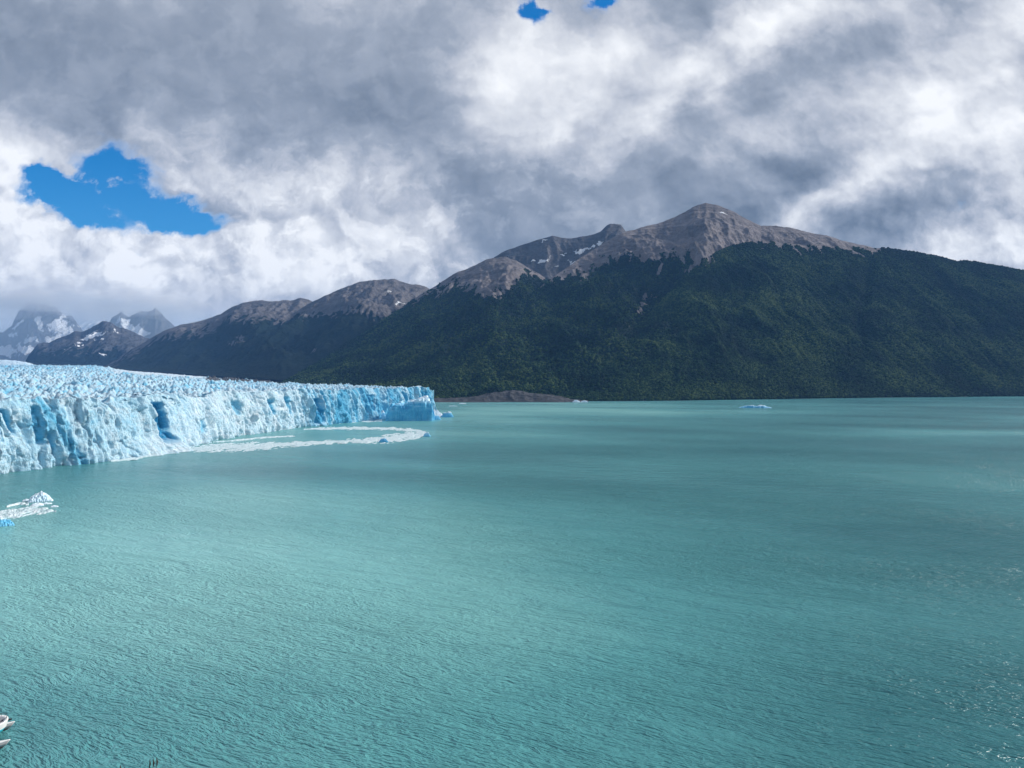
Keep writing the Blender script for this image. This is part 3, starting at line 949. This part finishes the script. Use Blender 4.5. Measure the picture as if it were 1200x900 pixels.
    tag(root, 'broad pale blue glacier ending in a tall jagged ice cliff above the turquoise lake', 'glacier')
    loc = np.array(root.location)
    a = grid_mesh('ice_cliff', X - loc[0], Y - loc[1], Z, dict(blue=B, dirt=D), flip=True)
    o = link('ice_cliff', a, M_ICE, root)
    o['label'] = 'sheer blue and white ice cliff'
    ice_field(loc, root)


glacier()


# ------------------------------------------------------------------ moraine and the pale valley ice behind the glacier
def strip(name, top, d_near, d_far, mat, kind='structure', rough=2.0, seed=1, attrs=None):
    """A low mound whose crest is seen along the given columns and rows."""
    xs = np.arange(top[0][0], top[-1][0], .7)
    yr = interp(xs, top, 1)
    dc = (d_near + d_far) / 2
    zr = CAM_H - (yr - HY) / F * dc
    t = np.linspace(0, 1, 60)[None, :]
    r = d_near + (d_far - d_near) * t + 0 * xs[:, None]
    X = (xs[:, None] - CX) / F * r
    z = (zr[:, None] + 10) * np.sin(np.pi * t) ** .6 - 10 + rough * fbm(X / 40, r / 40, 4, seed)
    me = grid_mesh(name, X, r, z, {k: np.full(X.shape, v) for k, v in (attrs or {}).items()}, flip=True)
    return tag(link(name, me, mat), kind=kind)


0 and strip('valley_ice_terrain', [(-60, 432), (0, 430), (60, 430), (118, 432), (160, 434), (200, 436), (240, 438.5), (270, 441), (290, 444), (305, 448), (320, 452)], 4700, 5300, M_ICE, rough=5, seed=4, attrs=dict(blue=.32, dirt=.36))
strip('valley_ice_terrain', [(-240, 420), (-120, 421), (-20, 421.5), (6, 422), (20, 423), (32, 425), (44, 428.5), (52, 433)], 7000, 8000, M_ICE, rough=14, seed=4, attrs=dict(blue=.22, dirt=.1))
strip('moraine_terrain', [(238, 447), (246, 445.5), (254, 444.4), (262, 443.6), (280, 444.4), (296, 445.5), (306, 447), (316, 448.5), (330, 450)], 3700, 4000, M_SHORE, rough=4, seed=6)


# ------------------------------------------------------------------ icebergs and floes
def berg(label, x0, x1, ybase, prof, dep, blue=.45, seed=1, group=None, res=None, tilt=0.0, top_white=.0, name='iceberg', cat='iceberg', rough=1.0, steepf=.75, kexp=.62, wyk=1.0):
    """prof: (fraction of width, height in m). Sits in the lake with its base at row ybase."""
    d = depth(ybase)
    cx = ((x0 + x1) / 2 - CX) / F * d
    W = (x1 - x0) / F * d
    res = res or max(W / 170, .1)
    mrg = W * .12 + 2 * res
    gx = np.arange(-W / 2 - mrg, W / 2 + mrg, res)
    gy = np.arange(-dep * .18, dep * 1.18, res)
    Xg, Yg = np.meshgrid(gx, gy, indexing='ij')
    sc = W / 12
    wx = Xg + sc * .9 * fbm(Xg / sc, Yg / sc, 3, seed + 1)
    wy = Yg + sc * wyk * fbm(Xg / sc, Yg / sc, 3, seed + 2)
    hh = np.interp(wx / W + .5, [q[0] for q in prof], [q[1] for q in prof], left=0, right=0)
    hm = max(q[1] for q in prof)
    hh = hh * (1 + tilt * (wy / dep - .3)) + hm * .10 * rough * fbm(Xg / sc, Yg / sc, 4, seed + 5) + hm * .05 * rough * ridged(Xg / sc * 2, Yg / sc * 2, 3, seed + 6)
    b1, b2, bid = worley(Xg / sc / 1.6 + .3 * fbm(Xg / sc, Yg / sc, 2, seed + 9), Yg / sc / 1.6, seed + 10)
    hh = hh * (1 + .34 * rough * (bid - .5)) - hm * .07 * np.exp(-((b2 - b1) / .12) ** 2)
    ex = np.minimum(wx + W / 2, W / 2 - wx)
    edge_y = np.minimum(wy, dep - wy)
    steep = max(min(hm * steepf, dep * .45), res * 1.5)
    e = np.minimum(ex * 1.3, edge_y)
    k = np.clip(e / steep, -1, 1)
    z = np.where(k > 0, hh * np.clip(k, 0, 1) ** kexp, k * 1.2 - .25) - .05
    z = z + np.where(k > 0, 0, -.4)
    bl = blue * (1 - top_white * sstep(z / hm, .6, .95)) + (.42 if kexp < .5 else .18) * fbm(Xg / sc / 3.5, z / sc * 2.2 + .4 * fbm(Xg / sc / 2, Yg / sc, 2, seed), 3, seed + 8)
    root_d = d
    me = grid_mesh(name, Xg, Yg, z, dict(blue=bl, dirt=np.zeros_like(z)), flip=False)
    o = link(name, me, M_BERG)
    o.location = (cx, root_d, 0)
    o.rotation_euler = (0, 0, -math.atan2(cx, d))
    return tag(o, label, cat, group)


berg('large deep blue iceberg with a sheer front and white top beside the glacier end', 453, 507, 493.2,
     [(0, 14), (.05, 22), (.10, 30), (.22, 33), (.30, 34), (.38, 29), (.46, 33), (.60, 38), (.78, 42), (.92, 44.5), (1, 45)], 58, .72, 3, top_white=.85, rough=.55, steepf=.26, kexp=.34, wyk=.5)
berg('sloping white ice wedge leaning against the right side of the large blue iceberg', 506, 521, 488.6, [(0, 30), (.12, 22), (.3, 14), (.55, 9), (.8, 6), (1, 3)], 30, .02, 5, name='ice_wedge', cat='ice block')
berg('rounded white topped blue iceberg touching the left side of the large iceberg', 442.5, 454, 491.6, [(0, 5), (.15, 13), (.4, 17), (.7, 16), (1, 14)], 26, .55, 7, top_white=1.0)
berg('small bright blue ice block at the foot of the large iceberg', 506, 517, 491.8, [(0, 7), (.2, 9.5), (.6, 8), (.85, 4), (1, 1)], 13, .62, 9, top_white=.7, name='ice_block', cat='ice block')
berg('flat topped small iceberg standing apart right of the large blue iceberg', 517, 531.5, 489, [(0, 6), (.25, 9), (.6, 11), (.85, 9), (1, 4)], 20, .70, 11, top_white=1.0)
berg('small turquoise ice block at the pointed tip of the brash ice band', 496, 504.5, 511.6, [(0, 3), (.3, 5), (.7, 5.5), (1, 2)], 9, .62, 13, top_white=.6, name='ice_block', cat='ice block')
berg('dark turquoise ice block frozen into the brash ice band', 444, 455, 518.3, [(0, 1.5), (.3, 4.2), (.6, 5), (.85, 3), (1, 1)], 8, .82, 15, top_white=.7, name='ice_block', cat='ice block')
berg('white and blue peaked iceberg floating near the left edge below the glacier', 35, 60, 588.2, [(0, 1.5), (.12, 4.0), (.35, 4.8), (.55, 5.8), (.75, 4.4), (1, 1.2)], 9, .14, 17, top_white=.8)
berg('bright blue ice block at the left edge under the floating ice mat', -8, 14.5, 617, [(0, 4), (.35, 4.6), (.6, 3.4), (.85, 2.6), (1, 1)], 6, .62, 19, top_white=.9, name='ice_block', cat='ice block')
berg('low white ice floe between the peaked iceberg and the ice mat', 37, 50, 593.2, [(0, .6), (.3, 1.4), (.6, 1.6), (1, .5)], 6, .05, 21, name='ice_floe', cat='ice floe')
berg('thin white ice floe drifting right of the ice mat at the left', 60, 68, 594.2, [(0, .4), (.4, .9), (1, .3)], 3, .05, 23, name='ice_floe', cat='ice floe')
berg('thin white ice floe touching the right foot of the peaked iceberg', 49, 60, 591, [(0, .3), (.4, .9), (1, .3)], 4, .1, 25, name='ice_floe', cat='ice floe')
berg('small flat white ice floe left of the peaked iceberg', 27, 37, 587.2, [(0, .4), (.4, 1.0), (1, .4)], 5, .1, 26, name='ice_floe', cat='ice floe')
berg('flat dark turquoise and white iceberg alone in the far open lake', 867, 903, 478, [(0, .8), (.1, 2.6), (.22, 5.4), (.45, 6.2), (.56, 4.0), (.66, 7.0), (.74, 6.4), (.85, 3.4), (1, 1.0)], 30, .62, 27, top_white=.8)
berg('small white iceberg with a hollow side against the dark far shore', 671, 680, 471.4, [(0, 3), (.2, 6.5), (.5, 7.5), (.8, 5), (1, 2)], 14, .05, 29)
berg('low white iceberg just right of the hollow one by the dark shore', 680.5, 689, 471.4, [(0, 3), (.3, 5), (.6, 6), (1, 3)], 14, .05, 31)
berg('thin white ice floe in front of the rocky shore', 538, 546, 473.2, [(0, .8), (.5, 2.2), (1, .8)], 14, .05, 33, name='ice_floe', cat='ice floe')
berg('faint flat ice floe on the water nearer than the rocky shore floe', 526, 536, 476, [(0, .5), (.5, 1.2), (1, .5)], 10, .15, 34, name='ice_floe', cat='ice floe')


def brash():
    """Drifting bands of crushed ice: thousands of bits, one mass."""
    V, Fc, base = [], [], 0
    # (columns/rows of the centre line, half width in rows at each point)
    bands = [
        ([(196, 529, 1), (215, 526.5, 2.6), (240, 525.5, 4.5), (270, 524.5, 5.2), (300, 523.2, 4.6), (330, 521.2, 3.6), (360, 519.8, 2.4), (400, 517.6, 2.0), (430, 516.4, 3.2), (450, 514.8, 4.6), (470, 512.4, 5.6), (485, 510, 5.0), (496, 508, 2.6), (502, 507.5, .6)], 7, .0),
        ([(356, 503.2, .5), (380, 502.2, 1.5), (410, 501.8, 1.8), (440, 502.0, 2.0), (470, 503.2, 1.8), (490, 505.4, 2.2), (500, 507.5, .8)], 11, .05),
        ([(250, 518.2, .3), (280, 516, 1.0), (300, 513.4, 1.0), (330, 511.6, 1.1), (346, 511.4, .3)], 13, .12),
        ([(388, 494.8, 1.4), (410, 493.2, 2.4), (430, 492, 2.6), (448, 492.6, 1.4)], 17, .0),
        ([(130, 540.5, .8), (160, 537, 1.5), (190, 531, 2.2), (210, 527.6, 2.0)], 19, .05),
        ([(-30, 606, 5.5), (0, 604.5, 6.0), (20, 601.5, 6.0), (40, 598.2, 4.6), (55, 598.4, 3.0), (66, 599.6, .8)], 23, .0),
        ([(8, 594, .6), (22, 590.8, 1.3), (34, 590.5, 1.2)], 29, .08),
    ]
    for line, seed, cut in bands:
        xs = np.arange(line[0][0], line[-1][0], .35)
        yc, hw = interp(xs, line, 1), interp(xs, line, 2)
        q = np.linspace(-1.25, 1.25, 46)[None, :]
        yy = yc[:, None] + hw[:, None] * q
        d = depth(yy)
        X = (xs[:, None] - CX) / F * d
        env = 1 - np.abs(q) + 0 * X
        sc = d.mean() / 900
        nse = fbm(X / (9 * sc), d / (30 * sc), 4, seed) * .85 + fbm(X / (2.5 * sc), d / (7 * sc), 3, seed + 1) * .45
        mask = env * .8 + nse * 1.35 - .13 - cut
        bits = np.clip(ridged(X / (3 * sc), d / (6 * sc), 3, seed + 3), 0, 1)
        z = np.clip(mask * 1.6, -.35, .35 + .8 * bits)
        me = np.stack([X, d, z], -1).reshape(-1, 3)
        n, m = X.shape
        V.append(me)
        Fc.append(grid_faces(n, m, False) + base)
        base += len(me)
    me = np_mesh('brash_ice', np.concatenate(V), np.concatenate(Fc), 4, True)
    tag(link('brash_ice', me, M_BRASH), 'white bands of crushed drifting ice on the lake in front of the glacier', 'brash ice', kind='stuff')


brash()


# ------------------------------------------------------------------ lookout slope under the camera, below the picture
def lookout():
    xs = np.linspace(-60, 60, 121)
    ys = np.concatenate([np.linspace(-60, 0, 31), np.linspace(.4, 6, 29), np.linspace(7, 110, 90)])
    X, Y = np.meshgrid(xs, ys, indexing='ij')
    z = np.where(Y < 3.0, 78.3, 78.3 - (Y - 3.0) * .86)
    z = z + np.clip((np.abs(Y - 3) - .6) * .3, 0, 1) * (.5 * fbm(X / 5, Y / 5, 4, 3) - .5)
    z = np.maximum(z, -4)
    m, g, b, pos, nrm = new_mat('lookout_soil')
    n = g.noise(pos, .8, 6, .65)
    g.put(b.inputs['Base Color'], g.ramp(n, [(.3, (.05, .045, .03)), (.55, (.10, .09, .055)), (.75, (.17, .15, .10))]))
    b.inputs['Roughness'].default_value = .95
    bump(g, b, n, .15, 1)
    tag(link('hillside_terrain', grid_mesh('hillside_terrain', X, Y, z, flip=True), m), kind='structure')


lookout()


# ------------------------------------------------------------------ bmesh helpers for the small objects
import bmesh


def tube(bm, pts, radii, seg=8):
    rings = []
    pts = [Vector(q) for q in pts]
    for i, q in enumerate(pts):
        a = pts[max(i - 1, 0)]
        c = pts[min(i + 1, len(pts) - 1)]
        t = (c - a).normalized()
        up = Vector((0, 0, 1)) if abs(t.z) < .95 else Vector((1, 0, 0))
        e1 = t.cross(up).normalized()
        e2 = t.cross(e1).normalized()
        r = radii[i] if hasattr(radii, '__len__') else radii
        rings.append([bm.verts.new(q + (e1 * math.cos(2 * math.pi * k / seg) + e2 * math.sin(2 * math.pi * k / seg)) * r) for k in range(seg)])
    for A, B in zip(rings[:-1], rings[1:]):
        for k in range(seg):
            bm.faces.new((A[k], A[(k + 1) % seg], B[(k + 1) % seg], B[k]))
    bm.faces.new(rings[0][::-1])
    bm.faces.new(rings[-1])


def loft(bm, rings, close=True, caps=True):
    rs = [[bm.verts.new(q) for q in r] for r in rings]
    n = len(rs[0])
    for A, B in zip(rs[:-1], rs[1:]):
        for k in range(n if close else n - 1):
            bm.faces.new((A[k], A[(k + 1) % n], B[(k + 1) % n], B[k]))
    if caps:
        bm.faces.new(rs[0][::-1])
        bm.faces.new(rs[-1])


def bm_obj(name, bm, mat, parent=None, smooth=False, bevel=0.0):
    bmesh.ops.recalc_face_normals(bm, faces=bm.faces)
    if bevel:
        bmesh.ops.bevel(bm, geom=bm.edges[:], offset=bevel, segments=2, affect='EDGES', clamp_overlap=True)
    me = bpy.data.meshes.new(name)
    bm.to_mesh(me)
    bm.free()
    for f in me.polygons:
        f.use_smooth = smooth
    return link(name, me, mat, parent)


# ------------------------------------------------------------------ dry grass tips at the edge of the lookout
def grass_tuft(x, label, stems, seed):
    rng = random.Random(seed)
    bm = bmesh.new()
    d = 3.0
    x0 = (x - CX) / F * d
    ground = 78.28
    for (cx, cy, lean) in stems:
        tipx, _, tipz = P(cx, cy, d)
        b = Vector(((tipx - x0) * .4 - lean * .02, rng.uniform(-.02, .02), 0))
        t = Vector((tipx - x0, 0, tipz - ground))
        pts = [b.lerp(t, k / 6) + Vector((lean * .012 * math.sin(k / 6 * math.pi), 0, 0)) for k in range(7)]
        tube(bm, pts, [.0020 - .0015 * k / 6 for k in range(7)], 6)
        # a small seed husk near the tip
        q = pts[5]
        tube(bm, [q, q.lerp(t, .5) + Vector((.0025, 0, 0)), t], [.0012, .0034, .0006], 6)
    m = bpy.data.materials.get('dry_grass') or plain('dry_grass', (.045, .04, .028), .8)
    o = bm_obj('grass_tuft', bm, m)
    o.location = (x0, d, ground)
    tag(o, label, 'grass', 'grass tips at the bottom edge')


grass_tuft(178, 'upright dark grass tips with three stems at the bottom edge', [(175.5, 890, -.6), (179.5, 889, 0), (183.5, 887.5, 1)], 3)
grass_tuft(143, 'single short dark grass blade leaning over at the bottom edge', [(141, 896.5, -1.6), (145.5, 898.8, 1.0)], 5)


# ------------------------------------------------------------------ tour catamaran, its bows just inside the picture
def catamaran():
    white = plain('white_gelcoat', (.78, .78, .77), .3)
    grey = plain('grey_hull_side', (.42, .41, .42), .4)
    black = plain('black_antifoul', (.015, .015, .02), .5)
    teal = plain('turquoise_paint', (.02, .38, .48), .3)
    deckm = plain('tan_deck', (.50, .38, .33), .7)
    glass = plain('dark_cabin_glass', (.01, .015, .02), .08)
    rail = plain('dark_rail', (.02, .025, .05), .4)
    A = Vector(P(17.5, 848.5, depth(853.5)))
    Bp = Vector(P(12.2, 869.8, depth(875)))
    mid = (A + Bp) / 2
    half = (Vector((A.x, A.y, 0)) - Vector((Bp.x, Bp.y, 0))).length / 2
    side = Vector((A.x - Bp.x, A.y - Bp.y, 0)).normalized()      # towards the far hull
    fwd = Vector((side.y, -side.x, 0))
    if fwd.x < 0:
        fwd = -fwd
    rz = math.atan2(fwd.y, fwd.x)
    root = empty('catamaran', (mid.x, mid.y, 0), rz)
    tag(root, 'white and turquoise twin hulled tour boat cut off by the left edge', 'boat')
    L = 24.0
    for sgn in (1, -1):
        bm, bs, bw = bmesh.new(), bmesh.new(), bmesh.new()
        st = [0, .3, .8, 1.6, 2.8, 4.5, 8, 14, 20, L]
        up, lo, wl = [], [], []
        for xx in st:
            k = min(1, xx / 6.0)
            hw = .05 + 1.10 * k ** .75
            sheer = 1.65 - .25 * k
            y0 = sgn * half
            rake = 2.6 * (1 - k)
            dz = .10 + .45 * k ** .6
            up.append([(-xx, y0 - hw, sheer - dz), (-xx, y0 - hw * .98, sheer - .04), (-xx, y0 - hw * .8, sheer), (-xx, y0 + hw * .8, sheer), (-xx, y0 + hw * .98, sheer - .04), (-xx, y0 + hw, sheer - dz)])
            lo.append([(-xx - rake * .35, y0 - hw * .80, .45), (-xx - .001, y0 - hw * .99, sheer - dz - .01), (-xx - .001, y0 + hw * .99, sheer - dz - .01), (-xx - rake * .35, y0 + hw * .80, .45)])
            wl.append([(-xx - rake * .9, y0 - hw * .45, -.6), (-xx - rake * .36, y0 - hw * .79, .44), (-xx - rake * .36, y0 + hw * .79, .44), (-xx - rake * .9, y0 + hw * .45, -.6)])
        loft(bm, up)
        loft(bs, lo)
        loft(bw, wl)
        h = bm_obj('hull', bm, white, root, True)
        bm_obj('topside', bs, grey, h, True)
        bm_obj('antifouling', bw, black, h, True)
    # bridge deck with a rounded, flared bow
    def bow(w, x0, z, n=15):
        out = []
        for k in range(n):
            a = math.pi * k / (n - 1) - math.pi / 2
            out.append((x0 - w * .85 + w * .85 * math.cos(a), w * math.sin(a) * 1.0, z))
        out.append((-L + 1, w, z))
        out.append((-L + 1, -w, z))
        return out
    xo = -.9
    bm = bmesh.new()
    loft(bm, [bow(1.2, xo - 2.2, 1.0), bow(2.1, xo - .9, 2.1), bow(2.7, xo - .25, 3.0)])
    bm_obj('bow_flare', bm, teal, root, True)
    bm = bmesh.new()
    oz, oi = [bow(2.72, xo - .2, 3.004), bow(3.15, xo + .1, 4.3), bow(3.15, xo + .1, 4.4)], [bow(2.25, xo - .65, 4.4), bow(2.2, xo - .7, 3.4)]
    loft(bm, oz + oi, caps=False)
    bm_obj('bulwark', bm, white, root, True)
    bm = bmesh.new()
    loft(bm, [bow(2.24, xo - .56, 3.3), bow(2.24, xo - .56, 3.42)])
    bm_obj('deck', bm, deckm, root)
    # beams joining the hulls
    for xx in (-4.2, -12, -20):
        bm = bmesh.new()
        loft(bm, [[(xx + a, y, z) for a, z in ((-.5, 1.1), (.5, 1.1), (.35, 1.75), (-.35, 1.75))] for y in (-half, half)])
        bm_obj('crossbeam', bm, white, root)
    # cabin
    bm = bmesh.new()
    loft(bm, [[(-7.5, -2.1, 3.43), (-7.5, 2.1, 3.43), (-22, 2.1, 3.43), (-22, -2.1, 3.43)], [(-8.4, -2.0, 6.2), (-8.4, 2.0, 6.2), (-22, 2.0, 6.2), (-22, -2.0, 6.2)]])
    cab = bm_obj('cabin', bm, white, root, bevel=.08)
    for sgn in (1, -1):
        for k in range(5):
            bm = bmesh.new()
            x1 = -9.6 - 2.4 * k
            loft(bm, [[(x1, sgn * 2.075, 4.45), (x1, sgn * 2.04, 5.6), (x1 - 2, sgn * 2.04, 5.6), (x1 - 2, sgn * 2.075, 4.45)], [(x1, sgn * 2.13, 4.45), (x1, sgn * 2.09, 5.6), (x1 - 2, sgn * 2.09, 5.6), (x1 - 2, sgn * 2.13, 4.45)]])
            bm_obj('window', bm, glass, cab)
    bm = bmesh.new()
    loft(bm, [[(-7.75, -1.7, 4.5), (-7.75, 1.7, 4.5), (-8.12, 1.7, 5.7), (-8.12, -1.7, 5.7)], [(-7.81, -1.7, 4.45), (-7.81, 1.7, 4.45), (-8.2, 1.7, 5.65), (-8.2, -1.7, 5.65)]])
    bm_obj('windscreen', bm, glass, cab)
    bm = bmesh.new()
    loft(bm, [[(-7.9, -2.3, 6.2), (-7.9, 2.3, 6.2), (-22.3, 2.3, 6.2), (-22.3, -2.3, 6.2)], [(-7.9, -2.3, 6.4), (-7.9, 2.3, 6.4), (-22.3, 2.3, 6.4), (-22.3, -2.3, 6.4)]])
    bm_obj('roof', bm, white, root, bevel=.06)
    # bow rail and anchor roller
    bm = bmesh.new()
    pts = [q for q in bow(2.6, xo - .2, 4.95, 15)[:15]]
    tube(bm, pts, .05, 8)
    for q in pts[::2]:
        tube(bm, [(q[0], q[1], 3.98), q], .04, 6)
    bm_obj('railing', bm, rail, root, True)
    bm = bmesh.new()
    loft(bm, [[(xo - 1.2, -.28, 4.02), (xo - 1.2, .28, 4.02), (xo - 1.2, .28, 4.3), (xo - 1.2, -.28, 4.3)], [(xo + .75, -.18, 3.98), (xo + .75, .18, 3.98), (xo + .75, .18, 4.22), (xo + .75, -.18, 4.22)]])
    bm_obj('anchor_roller', bm, black, root)
    # flagstaff forward of the cabin
    bm = bmesh.new()
    tube(bm, [(-4.6, .9, 3.42), (-4.6, .9, 6.6)], [.07, .04], 8)
    bm_obj('mast', bm, rail, root)


catamaran()


# ------------------------------------------------------------------ haze over the valley, and cloud hanging on the far peaks
def volume_mat(name, col, dens, an=0.0):
    m = bpy.data.materials.new(name)
    m.use_nodes = True
    nt = m.node_tree
    nt.nodes.clear()
    v = nt.nodes.new('ShaderNodeVolumePrincipled')
    v.inputs['Color'].default_value = tuple(col) + (1,)
    v.inputs['Density'].default_value = dens
    v.inputs['Anisotropy'].default_value = an
    o = nt.nodes.new('ShaderNodeOutputMaterial')
    nt.links.new(v.outputs[0], o.inputs['Volume'])
    return m


def haze():
    x0, x1, y0, y1, z0, z1 = -16000, 16000, -3000, 21500, -6, 1750
    v = np.array([(x, y, z) for z in (z0, z1) for y in (y0, y1) for x in (x0, x1)], float)
    f = np.array([(0, 2, 3, 1), (4, 5, 7, 6), (0, 1, 5, 4), (2, 6, 7, 3), (0, 4, 6, 2), (1, 3, 7, 5)])
    o = link('haze', np_mesh('haze', v, f, 4, False), volume_mat('haze_air', (.22, .50, 1.0), 2.3e-5))
    tag(o, 'thin bluish haze filling the air of the whole valley', 'haze', kind='stuff')


haze()


def mist(x, y, d, rx, ry, rz, dens):
    c = Vector(P(x, y, d))
    n, m = 20, 36
    th = np.linspace(0, np.pi, n)[:, None]
    ph = np.linspace(0, 2 * np.pi, m + 1)[None, :-1]
    V = np.stack([rx * np.sin(th) * np.cos(ph), ry * np.sin(th) * np.sin(ph), rz * np.cos(th) + 0 * ph], -1)
    V = V * (1 + .28 * fbm(np.cos(ph) * 1.7 + x, np.cos(th) * 2.2 + np.sin(ph) * 1.7, 3, int(x)))[..., None]
    i = np.arange(n - 1)[:, None] * m
    j = np.arange(m)[None, :]
    f = np.stack([i + j, i + m + j, i + m + (j + 1) % m, i + (j + 1) % m], -1).reshape(-1, 4)
    o = link('mist', np_mesh('mist', V.reshape(-1, 3), f, 4, True), volume_mat('mist_air', (1, 1, 1) if rx < 2000 else (.72, .86, 1.0), dens * .7, .5))
    o.location = c
    tag(o, kind='stuff')


for q in [(40, 352, 13600, 750, 600, 200, 1.1e-3), (70, 350, 13700, 900, 500, 260, .8e-3), (15, 360, 13700, 800, 500, 220, .7e-3), (112, 366, 13600, 800, 500, 170, .8e-3),
          (165, 354, 12400, 1000, 500, 220, .6e-3), (200, 362, 12400, 700, 500, 200, .5e-3), (135, 362, 12400, 500, 400, 160, .6e-3), (60, 345, 13900, 1800, 800, 330, .35e-3),
          (80, 392, 11700, 2600, 800, 620, .5e-3), (60, 380, 15800, 3500, 700, 700, .4e-3)]:
    mist(*q)
